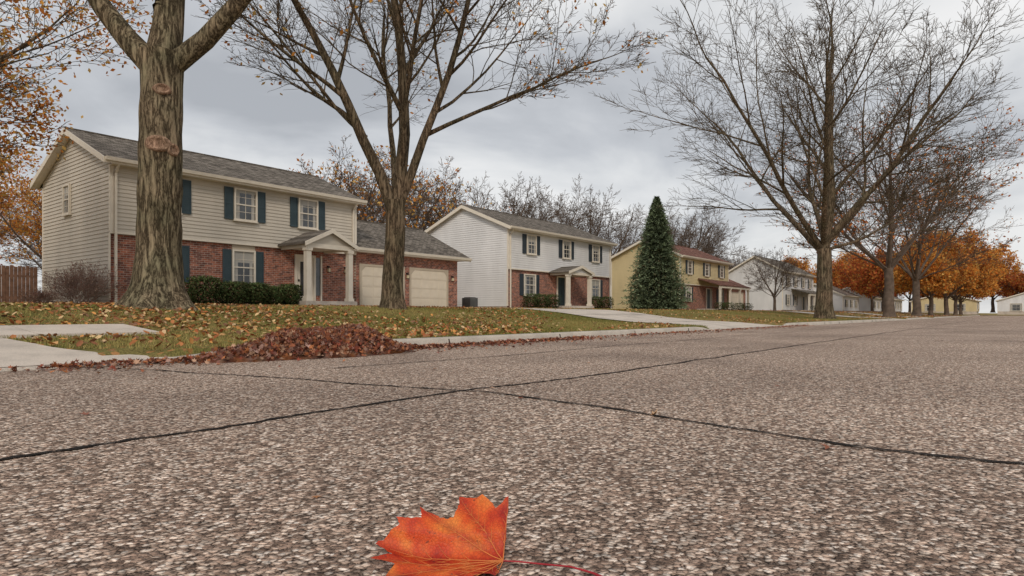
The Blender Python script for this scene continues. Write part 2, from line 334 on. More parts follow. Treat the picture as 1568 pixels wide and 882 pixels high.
me=npmesh('leaf_pile',np.stack([px_,py_,mz],-1),F2,pc); me.materials.append(LEAFM); pile=link(bpy.data.objects.new('leaf_pile',me))
X=NR.normal(4.8,.66,9500); Y=6.60+NR.normal(0,.27,9500); k=pileh(X,Y)>.025; X,Y=X[k],Y[k]
Z=np.maximum(pileh(X,Y)*np.where(Y>6.9,.9,1),0)+np.where(Y>6.86,.05,0)+NR.uniform(-.015,.02,len(X)); 
leaves('heap_leaves',X,Y,Z,.043,PC,tilt=.7,parent=pile)
X=np.concatenate([NR.uniform(1.9,7,1500),NR.uniform(6,11,1900),NR.uniform(10,28,1500),NR.uniform(-3,4,200)]); n=len(X)
Y=6.86-np.abs(NR.normal(0,.13,n)); Y=np.where(NR.random(n)<.15,Y-np.abs(NR.normal(0,.4,n)),Y)
leaves('gutter_leaves',X,Y,np.full(n,.003)+NR.uniform(0,.03,n)*(Y>6.6),.040,PC*1.1,tilt=.4)
def scatter(n,x0,x1,y0,y1):
    X=x0+(x1-x0)*NR.random(n); Y=NR.uniform(y0,y1,n); k=~ondrive(X,Y); k|=NR.random(n)<.03; return X[k],Y[k]
LL=np.array([(.42,.17,.07),(.54,.31,.14),(.30,.13,.07),(.60,.42,.22),(.36,.12,.05),(.56,.27,.09),(.25,.13,.08),(.50,.35,.20)])
X,Y=scatter(24000,-3,22,7.1,22)
X2,Y2=scatter(18000,15,60,7.1,25); X3,Y3=scatter(4500,55,130,7.1,24)
X=np.concatenate([X,X2]);Y=np.concatenate([Y,Y2])
pat=np.sin(X*.5+2*np.sin(Y*.35))*np.cos(Y*.6-X*.2)+NR.normal(0,.5,len(X))+.7*np.exp(-((X-6.3)**2+(Y-13)**2)/10)-.012*X; k=pat>.0; X,Y=X[k],Y[k]
leaves('fallen_leaves',X,Y,base(X,Y)+.012,.047,LL,.42,fan=False)
leaves('fallen_leaves',X3,Y3,base(X3,Y3)+.015,.075,LL,.4,fan=False)
rx=np.array([1.05,4.6,2.6,7.5,9,3.4,12,6,15,18,2.2,5.3,8,11,20,3.0,3.3,2.9,5.6,6.8,9.6,1.2,4.1,13]); ry=np.array([1.5,1.3,.55,4.5,3.2,5.4,2,.5,5.2,3.5,5.2,5.8,5.9,5.4,4.5,2.3,2.75,1.4,3.4,5.1,1.2,3.6,4.1,5.9]); 
leaves('road_leaves',rx,ry,np.full(24,.004),.034,LC*.9,.1)
# ---------------------------------------------------------------- grass
def grass(name,n,x0,x1,y0,y1,h):
    X=NR.uniform(x0,x1,n);Y=NR.uniform(y0,y1,n); k=~ondrive(X,Y,.02); X,Y=X[k],Y[k]; n=len(X); Z=gz(X,Y)-.01
    a=NR.uniform(0,3.14,n); w=h*.13*NR.uniform(.7,1.4,n); hh=h*NR.uniform(.5,1.3,n); lx=NR.normal(0,h*.4,n); ly=NR.normal(0,h*.4,n)
    P=np.zeros((n,3,3)); P[:,0]=np.stack([X-np.cos(a)*w,Y-np.sin(a)*w,Z],-1); P[:,1]=np.stack([X+np.cos(a)*w,Y+np.sin(a)*w,Z],-1); P[:,2]=np.stack([X+lx,Y+ly,Z+hh],-1)
    t=np.clip(.5+.35*np.sin(X*.6+1.3*np.sin(Y*.5))+NR.normal(0,.25,n),0,1)[:,None]
    c=(np.array([(.155,.175,.045)])*(1-t)+np.array([(.36,.29,.11)])*t)*NR.uniform(.6,1.25,(n,1))
    me=npmesh(name,P,np.arange(n*3).reshape(n,3),np.repeat(c,3,0)); me.materials.append(GRASS); link(bpy.data.objects.new(name,me))
grass('grass',150000,-4,20,7.05,17,.052); grass('grass',80000,10,60,7.05,26,.065)
# ---------------------------------------------------------------- trees
def tubes(branches):
    groups={}
    for pts,rad,s in branches: groups.setdefault((len(pts),s),[]).append((pts,rad))
    VV=[];FF=[];off=0
    for (n,s),L in groups.items():
        P=np.array([l[0] for l in L]); Rr=np.array([l[1] for l in L]); B=len(L)
        T=np.gradient(P,axis=1); T/=np.linalg.norm(T,axis=2,keepdims=True)+1e-9
        ref=np.where(np.abs(T[:,:1,2:3])>.9,np.array([[[1.,0,0]]]),np.array([[[0,0,1.]]])); ref=np.broadcast_to(ref,T.shape)
        A=np.cross(T,ref)
        for i in range(1,n):
            fl=(A[:,i]*A[:,i-1]).sum(1)<0; A[fl,i]*=-1
        A/=np.linalg.norm(A,axis=2,keepdims=True)+1e-9; C=np.cross(T,A)
        th=np.arange(s)*2*math.pi/s
        V=P[:,:,None,:]+Rr[:,:,None,None]*(A[:,:,None,:]*np.cos(th)[None,None,:,None]+C[:,:,None,:]*np.sin(th)[None,None,:,None])
        ii=np.arange(n-1)[:,None]*s; jj=np.arange(s)[None]; q=np.stack([ii+jj,ii+(jj+1)%s,ii+s+(jj+1)%s,ii+s+jj],-1).reshape(-1,4)
        FF.append((q[None]+(np.arange(B)*n*s)[:,None,None]+off).reshape(-1,4)); VV.append(V.reshape(-1,3)); off+=B*n*s
    return np.concatenate(VV),np.concatenate(FF)
def nrm(v):
    l=math.sqrt(v[0]**2+v[1]**2+v[2]**2)+1e-9; return (v[0]/l,v[1]/l,v[2]/l)
GOLD=2.39996
def treegen(seed,trunk,trad,limbs,nch=(8,7,6,5),ang=(28,52),trop=(.10,.05,.02,-.01,-.02),shrink=(.42,.72),minr=.006,wig=.13,sides0=20,t0=.2):
    r=random.Random(seed); br=[]; tips=[]; maxl=len(nch)+1
    def rec(p,d,L,rad,lvl):
        n=(8,8,6,5,3,3)[min(lvl,5)]
        if lvl>=maxl: n=3
        pts=[p]; rr=[rad]; st=L/n; w=wig*(1 if lvl<3 else 1.5); tr=trop[min(lvl-1,len(trop)-1)]; er=max(minr*.7,rad*(.30 if lvl<maxl else .4)); ds=[d]
        for i in range(n):
            d=nrm((d[0]+r.gauss(0,w),d[1]+r.gauss(0,w),d[2]+r.gauss(0,w*.8)+tr)); p=(p[0]+d[0]*st,p[1]+d[1]*st,p[2]+d[2]*st)
            pts.append(p); rr.append(rad+(er-rad)*((i+1)/n)**.85); ds.append(d)
        br.append((pts,rr,14 if rad>.2 else 9 if rad>.07 else 6 if rad>.03 else 4 if rad>.014 and lvl<maxl else 3))
        if lvl>=maxl: tips.append(pts[-1]); tips.append(pts[len(pts)//2]); return
        m=nch[lvl-1]; ph=r.random()*6.28; tt=t0 if lvl==1 else .2
        for k in range(m):
            t=tt+(1-tt)*(k+r.random()*.8)/m if k<m-1 else 1.; f=t*n; i=min(int(f),n-1); f-=i
            q=tuple(pts[i][c]*(1-f)+pts[i+1][c]*f for c in range(3)); dd=ds[min(i+1,n)]; cr=rr[i]*(1-f)+rr[i+1]*f
            a=math.radians(r.uniform(*ang))*(1 if t<1 else .3); ph+=GOLD+r.gauss(0,.4)
            ref=(0,0,1) if abs(dd[2])<.9 else (1,0,0)
            u=nrm((dd[1]*ref[2]-dd[2]*ref[1],dd[2]*ref[0]-dd[0]*ref[2],dd[0]*ref[1]-dd[1]*ref[0]))
            v=(dd[1]*u[2]-dd[2]*u[1],dd[2]*u[0]-dd[0]*u[2],dd[0]*u[1]-dd[1]*u[0])
            cs,sn=math.cos(a),math.sin(a); cp,sp=math.cos(ph),math.sin(ph)
            e=[dd[c]*cs+(u[c]*cp+v[c]*sp)*sn for c in range(3)]
            if e[2]<-.15: e[2]*=-.4
            LL_=L*(shrink[1]-(shrink[1]-shrink[0])*t)*r.uniform(.75,1.2)
            rec(q,nrm(e),LL_,max(minr,min(cr*.85,cr*.55 if t<1 else cr)),lvl+1)
    br.append((trunk,trad,sides0))
    for (p,d,L,rad) in limbs: rec(p,nrm(d),L,rad,1)
    return br,tips
def foliage(tips,frac,per,size,spread,cols,rs):
    T=np.array(tips); T=T[rs.random(len(T))<frac]; T=np.repeat(T,per,0); n=len(T); C=T+rs.normal(0,spread,(n,3))
    a=rs.normal(size=(n,3)); a/=np.linalg.norm(a,axis=1,keepdims=True); b=np.cross(a,rs.normal(size=(n,3))); b/=np.linalg.norm(b,axis=1,keepdims=True)
    s=size*rs.uniform(.6,1.3,(n,1)); V=np.stack([C-a*s,C+b*s*.6,C+a*s,C-b*s*.6],1)
    c=cols[rs.integers(0,len(cols),n)]*rs.uniform(.6,1.3,(n,1))
    return V.reshape(-1,3),np.arange(n*4).reshape(n,4),np.repeat(c,4,0)
ORANGE=np.array([(.74,.32,.07),(.80,.42,.10),(.62,.22,.05),(.70,.46,.15),(.50,.19,.05)])
def curve_trunk(base,top,r0,r1,n=14,flare=.5,seed=0):
    b=Vector(base);t=Vector(top); pts=[];rad=[]
    for i in range(n):
        f=(i/(n-1)); p=b.lerp(t,f)+Vector((mnoise.noise(Vector((f*2,seed,0))),mnoise.noise(Vector((f*2,seed,5))),0))*r0*.35*math.sin(f*3.14)
        pts.append(tuple(p)); h=(p.z-b.z); rad.append((r0+(r1-r0)*f)*(1+flare*math.exp(-h/ (r0*.85))))
    return pts,rad
def maketree_mesh(name,br,tips,bark,fol=None,rs=None):
    V,F=tubes(br); me=npmesh(name+'_wood',V,F,smooth=True); me.materials.append(bark)
    fm=None
    if fol:
        v,f,c=foliage(tips,*fol,rs); fm=npmesh(name+'_leaves',v,f,c); fm.materials.append(CROWN)
    return me,fm
def place(name,meshes,loc,rot=0,sc=1.):
    me,fm=meshes
    o=bpy.data.objects.new(name,me); link(o); o.location=loc; o.rotation_euler=(0,0,rot); o.scale=(sc,sc,sc)
    if fm: link(bpy.data.objects.new('leaves',fm),o)
    return o
RV=Vector((.617,-.787,0)); FV=Vector((.787,.617,0)); UP=Vector((0,0,1))
def W(l,u,f=0): return tuple(RV*l+UP*u+FV*f)
# tree 1
tp,tr=curve_trunk((0,0,-.15),W(.08,5.5),.46,.40,34,.85,3)
tr[-1]=.47; tr[-2]=.44; tr[-3]=.42
tr=[r*(1+.02*math.sin(i*1.3)) for i,r in enumerate(tr)]
top=Vector(W(.06,5.25))
limbs=[(tuple(top+Vector(W(-.18,.0))),W(-.85,.85,.1),7.5,.27),(tuple(top+Vector(W(.22,.0))),W(.95,.50,-.1),7.5,.23),(tuple(top+Vector(W(.0,.0))),W(.10,1,.1),7,.36),
       (tuple(top+Vector(W(0,1.2))),W(.1,.8,.7),6.5,.20),(tuple(top+Vector(W(0,1.5))),W(-.1,.8,-.6),6,.20)]
br,tips=treegen(21,tp,tr,limbs,nch=(6,6,5,3),trop=(.10,.06,.03,.0),minr=.008,wig=.08,sides0=72,t0=.5)
V,F=tubes(br)
me1=npmesh('maple_tree_wood',V,F,smooth=True); me1.materials.append(BARK)
co=np.empty(len(me1.vertices)*3,np.float32); me1.vertices.foreach_get('co',co); co=co.reshape(-1,3)
rad=np.hypot(co[:,0],co[:,1]); sel=(co[:,2]<5.2)&(rad<1.3)&(rad>.2)
for i in np.where(sel)[0]:
    x,y,z=co[i]; a=math.atan2(y,x); ca,sa=math.cos(a),math.sin(a); k=1+.05*mnoise.noise(Vector((ca*1.2,sa*1.2,z*1.)))
    k+=.05*(.35-abs(mnoise.noise(Vector((ca*7,sa*7,z*.9)))))
    k+=.22*max(0,math.sin(a*5+.7))*math.exp(-z/.28); co[i,0]*=k; co[i,1]*=k
me1.vertices.foreach_set('co',co.ravel()); me1.update()
T1=bpy.data.objects.new('maple_tree',me1); link(T1); T1.location=(6.3,14.7,.62)
KN=m_bark('knot_bark',(.20,.13,.095),(.42,.29,.22),12,.8,.03)
def knot(z,w,h,ang):
    n=(-FV*math.cos(ang)+RV*math.sin(ang)).normalized()
    n=(Matrix.Rotation(.52,3,'Z')@n) if False else n
    side=UP.cross(n); V=[];F=[]
    m=(abs(co[:,2]-z)<.2)&sel; ce=Vector((co[m][:,0].mean(),co[m][:,1].mean(),0)); dr=((co[m][:,0]-ce.x)*n.x+(co[m][:,1]-ce.y)*n.y).max()
    c=ce+n*(dr+.0)+UP*z
    prof=[(1.4,-.16),(1.15,.0),(.92,.06),(.72,.045),(.45,.005),(.2,.015),(0.02,.02)]; s=28
    for rr_,o in prof:
        for j in range(s):
            a=j*2*math.pi/s; k=1+.12*mnoise.noise(Vector((math.cos(a)*1.5,math.sin(a)*1.5,rr_+z))); xx=math.cos(a)*w*rr_*k
            V.append(tuple(c+side*xx+UP*math.sin(a)*h*rr_*k+n*(o-xx*xx/.9)))
    for i in range(len(prof)-1):
        for j in range(s): F.append((i*s+j,i*s+(j+1)%s,(i+1)*s+(j+1)%s,(i+1)*s+j))
    me=npmesh('knot',V,F,smooth=True); me.materials.append(KN); link(bpy.data.objects.new('knot',me),T1)
# the knots face the street corner (direction (-.39,-.92)) rather than straight down the road
KA=-math.atan2(.547,1.)
knot(4.62,.16,.10,-KA); knot(3.45,.23,.15,-KA-.12); knot(3.36,.12,.12,-KA+.55)
# tree 2
tp,tr=curve_trunk((0,0,-.15),W(.08,3.2),.31,.28,16,.7,8)
t2=Vector(W(.08,2.95))
limbs=[(tuple(t2+Vector(W(-.08,0))),W(-.38,1,.05),8.6,.19),(tuple(t2+Vector(W(.05,0))),W(.14,1,.1),9.0,.21),(tuple(t2+Vector(W(.10,.1))),W(.42,1,-.05),8.2,.15),
 (tuple(t2+Vector(W(0,.2))),W(-.1,.95,.45),7.5,.11),(tuple(t2+Vector(W(.95,2.2))),W(1.0,.50,-.2),5.4,.07),(tuple(t2+Vector(W(-.85,2.1))),W(-.9,.75,-.3),4.8,.065),(tuple(t2+Vector(W(.18,1.2))),W(.12,1,-.35),7,.10)]
br,tips=treegen(5,tp,tr,limbs,nch=(9,7,6,4),trop=(.015,.05,.02,-.02,-.04),minr=.0065,wig=.06,shrink=(.30,.60),t0=.3)
place('maple_tree',maketree_mesh('maple_b',br,tips,BARK2,(.05,1,.07,.08,ORANGE),NR),(12.8,14.5,.63))
def street(seed,h,r0,nl=6,nch=(8,7,6,5),L=10.5,minr=.011,bark=BARK2,fol=None,out=.55,t0=.25):
    tp,tr=curve_trunk((0,0,-.2),(.1,0,h),r0,r0*.8,14,.6,seed); limbs=[]; r=random.Random(seed)
    limbs.append(((.1,0,h-.2),(r.uniform(-.15,.15),r.uniform(-.15,.15),1),L*1.,r0*.6))
    for i in range(nl):
        a=i*2*math.pi/nl+r.uniform(-.3,.3); limbs.append(((.1,0,h-.5+r.random()*.7),(math.cos(a)*out,math.sin(a)*out,r.uniform(.75,1.)),L*r.uniform(.85,1.1),r0*r.uniform(.36,.48)))
    for i in range(2):
        a=r.random()*6.28; limbs.append(((.1,0,h-.1),(math.cos(a),math.sin(a),.4),L*.7,r0*.22))
    br,tips=treegen(seed,tp,tr,limbs,nch=nch,trop=(.03,.04,.02,-.01,-.03),minr=minr,wig=.07,shrink=(.34,.62),t0=t0)
    return maketree_mesh('tree%d'%seed,br,tips,bark,fol,NR)
A=street(31,4.3,.50,6,(8,7,6,5),12.6,.0115,out=.80,t0=.25)
place('elm_tree',A,(42.8,9.3,.16),.4)
B=street(44,4.5,.46,6,(8,6,5,4),11.5,.015,BARK3,(.12,1,.14,.15,ORANGE*np.array([.9,.7,.8])),out=.8,t0=.3)
place('elm_tree',B,(68,9.3,.16),1.2)
place('elm_tree',B,(88,9.3,.16),2.6,.95)
OR=street(52,3.0,.36,6,(6,6,5,3),8,.018,BARK3,(.7,3,.20,.34,ORANGE),out=.75)
for (x,y,s,ro) in ((106,9.5,.85,0),(128,9.3,1.,2),(150,9.5,.95,4),(174,10,.95,1)): place('autumn_tree',OR,(x,y,.16),ro,s)
RED=np.array([(.50,.13,.05),(.60,.20,.05),(.42,.10,.04),(.60,.30,.08)])
RD=street(58,2.4,.26,6,(6,5,5,2),6,.018,BARK3,(.6,4,.18,.32,RED),out=.75)
for (x,y,s,ro) in ((118,17,1.,0),(140,22,1.1,2),(160,26,1.1,5)): place('red_maple_tree',RD,(x,y,.7),ro,s)
LFT=street(63,2.6,.30,7,(7,6,5,4),7.6,.009,BARK2,(.55,2,.07,.2,ORANGE),out=.75)
place('autumn_tree',LFT,(1.5,21.6,.75),.9,1.0)
LF2=street(64,3.2,.30,6,(6,6,5,3),8,.012,BARK3,(.6,2,.13,.28,ORANGE),out=.7)
place('autumn_tree',LF2,(7,46,.9),2.,.75)
place('autumn_tree',LF2,(1,44,.9),1.,.8); place('autumn_tree',LF2,(15,50,.9),3.,.7)
C_=street(71,3.,.30,6,(7,5,5,4),7.5,.015,BARK3,None,out=.75)
D_=street(77,3.,.28,6,(7,5,5,4),7.0,.014,BARK3,(.11,1,.12,.2,ORANGE),out=.75)
for (x,y,s,ro) in ((34,44,1.2,0),(41.5,46,1.3,1.3),(49,46,1.15,2.2)): place('background_tree',D_,(x,y,.9),ro,s)
for (x,y,s,ro) in ((58,47,1.2,3),(67,49,1.3,1),(77,47,1.3,2),(88,50,1.3,3),(103,46,1.4,1),(113,47,1.5,2.2),(122,50,1.3,3)): place('background_tree',C_,(x,y,.9),ro,s)
place('small_tree',C_,(70,20,.75),2.,.52)
belt=empty('distant_trees',(150,60,1))
def bt(i,m,x,y,s):
    me,fm=m; o=bpy.data.objects.new('tree_%d'%i,me); link(o,belt); o.location=(x-150,y-60,0); o.scale=(s,s,s); o.rotation_euler=(0,0,R.random()*6)
    if fm: link(bpy.data.objects.new('leaves_%d'%i,fm),o)
k=0
for y in range(-44,60,7): bt(k,R.choice((OR,RD,RD,C_)),R.uniform(212,226),y+R.uniform(-2,2),R.uniform(1.,1.4)); k+=1
for x in range(132,210,9): bt(k,R.choice((OR,RD)) if x>175 else C_,x+R.uniform(-3,3),R.uniform(50,62),R.uniform(1.,1.3)); k+=1
for x in range(-24,130,12): bt(k,LF2 if x<15 else C_,x+R.uniform(-4,4),R.uniform(66,80),R.uniform(.8,1.)); k+=1
# spruce
def spruce(loc,H,Rb):
    n=46000; t=NR.random(n)**1.4; z=.25+t*(H-.25); a=NR.uniform(0,6.283,n)
    lay=(z*1.9+.3*np.sin(a*4+z)+.25*np.sin(a*7+2*z))%1; fl=np.floor(z*1.9)
    rr=Rb*(1-t)**.78*(.72+.36*(1-lay))*np.clip(.72+t*3.5,0,1); lobe=1+.17*np.sin(a*7+fl*2.1)+.10*np.sin(a*12+fl*4.3)+NR.normal(0,.06,n)
    u=NR.random(n)**.45; r=rr*lobe*u+.04; C=np.stack([np.cos(a)*r,np.sin(a)*r,z-.3*u*rr/Rb],-1)
    d=np.stack([np.cos(a+NR.normal(0,.6,n)),np.sin(a+NR.normal(0,.6,n)),NR.normal(.15,.5,n)],-1); s=NR.uniform(.07,.18,(n,1))
    side=np.cross(d,NR.normal(size=(n,3))); side/=np.linalg.norm(side,axis=1,keepdims=True)
    V=np.stack([C-d*s*.4+side*s*.25,C-d*s*.4-side*s*.25,C+d*s],1)
    c=np.array([(.15,.19,.11)])*(.12+1.1*u[:,None]**3)*NR.uniform(.5,1.6,(n,1))*(.45+.95*(1-lay[:,None]))  # inner shade painted in: needles darken toward the trunk and between tiers
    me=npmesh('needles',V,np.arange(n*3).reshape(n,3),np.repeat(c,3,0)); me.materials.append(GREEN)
    tp,tr=curve_trunk((0,0,-.2),(0,0,H*.99),.18,.01,10,.3); V,F=tubes([(tp,tr,8)]); mt=npmesh('spruce_tree',V,F,smooth=True); mt.materials.append(BARK3)
    o=link(bpy.data.objects.new('spruce_tree',mt)); o.location=loc; link(bpy.data.objects.new('needles',me),o)
spruce((46.2,22,.70),8.8,2.5)
def bush(name,cx,cy,z,wx,wy,h,n=2600,cols=np.array([(.065,.10,.038),(.10,.13,.05),(.085,.08,.035)]),leaf=.04):
    u=NR.normal(size=(n,3)); u/=np.abs(u).max(1,keepdims=True)**.75*np.linalg.norm(u,axis=1,keepdims=True)**.25
    dd=NR.uniform(.72,1.05,(n,1)); C=u*dd*np.array([wx/2,wy/2,h/2])*(1+.06*np.sin(u[:,:1]*9+u[:,2:]*7)); C[:,2]+=h/2; C[:,2]=np.maximum(C[:,2],0)
    a=NR.normal(size=(n,3)); a/=np.linalg.norm(a,axis=1,keepdims=True); b=np.cross(a,u+.01); b/=np.linalg.norm(b,axis=1,keepdims=True); s=leaf*NR.uniform(.6,1.4,(n,1))
    V=np.stack([C-a*s,C+b*s*.6,C+a*s,C-b*s*.6],1); c=cols[NR.integers(0,3,n)]*NR.uniform(.5,1.5,(n,1))*(.5+.7*np.clip(C[:,2:]/h,0,1))*(.4+.6*((dd-.72)/.33))  # leaf colour carries painted shade, darker in the core and near the ground
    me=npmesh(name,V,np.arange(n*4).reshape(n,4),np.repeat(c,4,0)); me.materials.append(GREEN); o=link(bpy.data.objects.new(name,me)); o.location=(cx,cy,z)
for x,w,h in ((12.6,1.3,1.15),(13.9,1.2,1.0),(14.85,.9,.98),(15.7,.95,.86),(16.4,.85,.98)): bush('hedge',x,25.4,.8,w,1.1,h,4500)
for x,w in ((34.7,1.3),(36.0,1.2),(37.2,1.1),(43,1.5),(44.6,1.4)): bush('hedge',x,25.6,.82,w,1.,1.,1800)
for x in (63,65,68.5,71): bush('hedge',x,23.2,.82,1.5,1.1,.8,900)
for x in (100,103,107): bush('hedge',x,23.1,.82,1.6,1.1,.8,600)
SHR=simple('twig_bark',(.30,.20,.16),.9)
def shrub(name,loc,h,seed,fol=.7):
    r=random.Random(seed); limbs=[((r.gauss(0,.12),r.gauss(0,.12),0),(r.gauss(0,.6),r.gauss(0,.6),1),h*.72,.012) for i in range(24)]
    br,tips=treegen(seed,[(0,0,-.1),(0,0,.02),(0,0,.05)],[.03,.03,.02],limbs,nch=(6,5),trop=(.02,.02),minr=.005,wig=.12,sides0=6)
    m=maketree_mesh(name,br,tips,SHR,(fol,1,.03,.03,np.array([(.35,.20,.16),(.45,.32,.24),(.25,.13,.10)])),NR); place(name,m,loc)
shrub('bare_shrub',(9.0,26.9,.8),1.6,3); shrub('bare_shrub',(9.0,28.1,.82),1.45,4); shrub('bare_shrub',(8.9,31.6,.82),.7,5)
# ---------------------------------------------------------------- houses
class House:
    def __init__(s,name,org): s.e=empty(name,org); s.o=org; s.parts={}
    def p(s,name,mat):
        if name not in s.parts: s.parts[name]=(MB(),mat)
        return s.parts[name][0]
    def done(s):
        for n,(mb,m) in s.parts.items(): mb.obj(n,m,s.e,s.o)
def sid_front(mb,x0,x1,y,z0,z1,c=.15,sg=-1):
    z=z0
    while z<z1-.01:
        t=min(z+c,z1); a=[(x0,y+sg*.028,z),(x1,y+sg*.028,z),(x1,y+sg*.002,t),(x0,y+sg*.002,t)]; b=[(x0,y,z),(x1,y,z),(x1,y+sg*.028,z),(x0,y+sg*.028,z)]
        if sg>0: a=a[::-1]; b=b[::-1]
        mb.poly(*a); mb.poly(*b); z=t
def sid_side(mb,x,rng,z0,z1,sg=-1,c=.15):
    z=z0
    while z<z1-.01:
        t=min(z+c,z1); (a0,a1),(b0,b1)=rng(z),rng(t)
        if a1-a0<.02: break
        mb.poly((x+sg*.032,a1,z),(x+sg*.032,a0,z),(x+sg*.002,b0,t),(x+sg*.002,b1,t)); mb.poly((x,a0,z),(x,a1,z),(x+sg*.032,a1,z),(x+sg*.032,a0,z)); z=t
def window(H,uc,w,z0,z1,fr,shut=None,sw=.38,cols=2,rows=4,trim=TRIM):
    def B(part,mat,u0,u1,o0,o1,za,zb):
        H.p(part,mat).hexa([fr(u0,o0,za),fr(u1,o0,za),fr(u1,o1,za),fr(u0,o1,za),fr(u0,o0,zb),fr(u1,o0,zb),fr(u1,o1,zb),fr(u0,o1,zb)])
    a,b=uc-w/2,uc+w/2; t=.075
    B('glass',GLASS,a,b,.0,.028,z0,z1)
    B('window_frames',trim,a-t,a,.0,.095,z0-t,z1+t); B('window_frames',trim,b,b+t,.0,.095,z0-t,z1+t)
    B('window_frames',trim,a,b,.0,.093,z1,z1+t); B('window_frames',trim,a-t-.03,b+t+.03,.0,.12,z0-t-.04,z0-t); B('window_frames',trim,a,b,0,.093,z0-t,z0)
    zm=(z0+z1)/2; B('window_frames',trim,a,b,.03,.065,zm-.025,zm+.025)
    for i in range(1,cols): u=a+(b-a)*i/cols; B('window_frames',trim,u-.010,u+.010,.03,.045,z0,z1)
    for i in range(1,rows):
        if i*2!=rows: z=z0+(z1-z0)*i/rows; B('window_frames',trim,a,b,.03,.043,z-.008,z+.008)
    B('blinds',BLIND,a+.04,a+.04+(b-a)*.16,.029,.0305,z0,z1); B('blinds',BLIND,b-.04-(b-a)*.16,b-.04,.029,.0305,z0,z1)
    B('blinds',BLIND,a,b,.029,.0315,z1-(z1-z0)*R.choice((.1,.2,.35)),z1)
    if shut:
        for (s0,s1) in ((a-t-.03-sw,a-t-.03),(b+t+.03,b+t+.03+sw)):
            za,zb=z0-.06,z1+.06
            B('shutters',shut,s0,s0+.05,.0,.05,za,zb);B('shutters',shut,s1-.05,s1,.0,.05,za,zb)
            for z_ in (za,(za+zb)/2-.03,zb-.06): B('shutters',shut,s0+.05,s1-.05,.0,.048,z_,z_+.06)
            n=14
            for i in range(n):
                z_=za+.06+(zb-za-.12)*i/n; B('shutters',shut,s0+.05,s1-.05,.0,.036,z_,z_+(zb-za)/n*.6)
            B('shutters',shut,s0+.05,s1-.05,.0,.028,za+.01,zb-.01)
def gableroof(H,x0,x1,yf,yb,ze,zr,o,ov,roof,trim):
    ym=(yf+yb)/2; m=H.p('roof',roof); t=.10; X0,X1=x0-ov,x1+ov
    m.hexa([(X0,yf-o,ze-t),(X1,yf-o,ze-t),(X1,ym,zr-t),(X0,ym,zr-t),(X0,yf-o,ze),(X1,yf-o,ze),(X1,ym,zr),(X0,ym,zr)])
    m.hexa([(X0,ym,zr-t),(X1,ym,zr-t),(X1,yb+o,ze-t),(X0,yb+o,ze-t),(X0,ym,zr-.001),(X1,ym,zr-.001),(X1,yb+o,ze),(X0,yb+o,ze)])
    m.box(X0,X1,ym-.12,ym+.12,zr-.045,zr+.02)
    r=H.p('trim',trim)
    for (xa,xb) in ((X0-.03,X0-.001),(X1+.001,X1+.03)):
        for (ya,za,yb_,zb_) in ((yf-o,ze,ym,zr),(ym,zr,yb+o,ze)):
            r.hexa([(xa,ya,za-.24),(xb,ya,za-.24),(xb,yb_,zb_-.24),(xa,yb_,zb_-.24),(xa,ya,za-.01),(xb,ya,za-.01),(xb,yb_,zb_-.01),(xa,yb_,zb_-.01)])
    for (xa,xb) in ((X0,x0-.035),(x1+.035,X1)):
        for (ya,za,yb_,zb_) in ((yf-o,ze,ym,zr),(ym,zr,yb+o,ze)):
            r.hexa([(xa,ya,za-.17),(xb,ya,za-.17),(xb,yb_,zb_-.17),(xa,yb_,zb_-.17),(xa,ya,za-.105),(xb,ya,za-.105),(xb,yb_,zb_-.105),(xa,yb_,zb_-.105)])
    r.box(x0-.02,x1+.02,yf-o+.002,yf+.02,ze-.22,ze-.18); r.box(X0,X1,yf-o-.02,yf-o,ze-.22,ze-.02)
    r.box(x0-.02,x1+.02,yb,yb+o,ze-.22,ze-.18); r.box(X0,X1,yb+o,yb+o+.02,ze-.22,ze-.02)
    H.p('gutter',TRIM).hexa([(X0+.02,yf-o-.11,ze-.14),(X1-.02,yf-o-.11,ze-.14),(X1-.02,yf-o-.022,ze-.14),(X0+.02,yf-o-.022,ze-.14),(X0+.02,yf-o-.14,ze-.01),(X1-.02,yf-o-.14,ze-.01),(X1-.02,yf-o-.022,ze-.01),(X0+.02,yf-o-.022,ze-.01)])
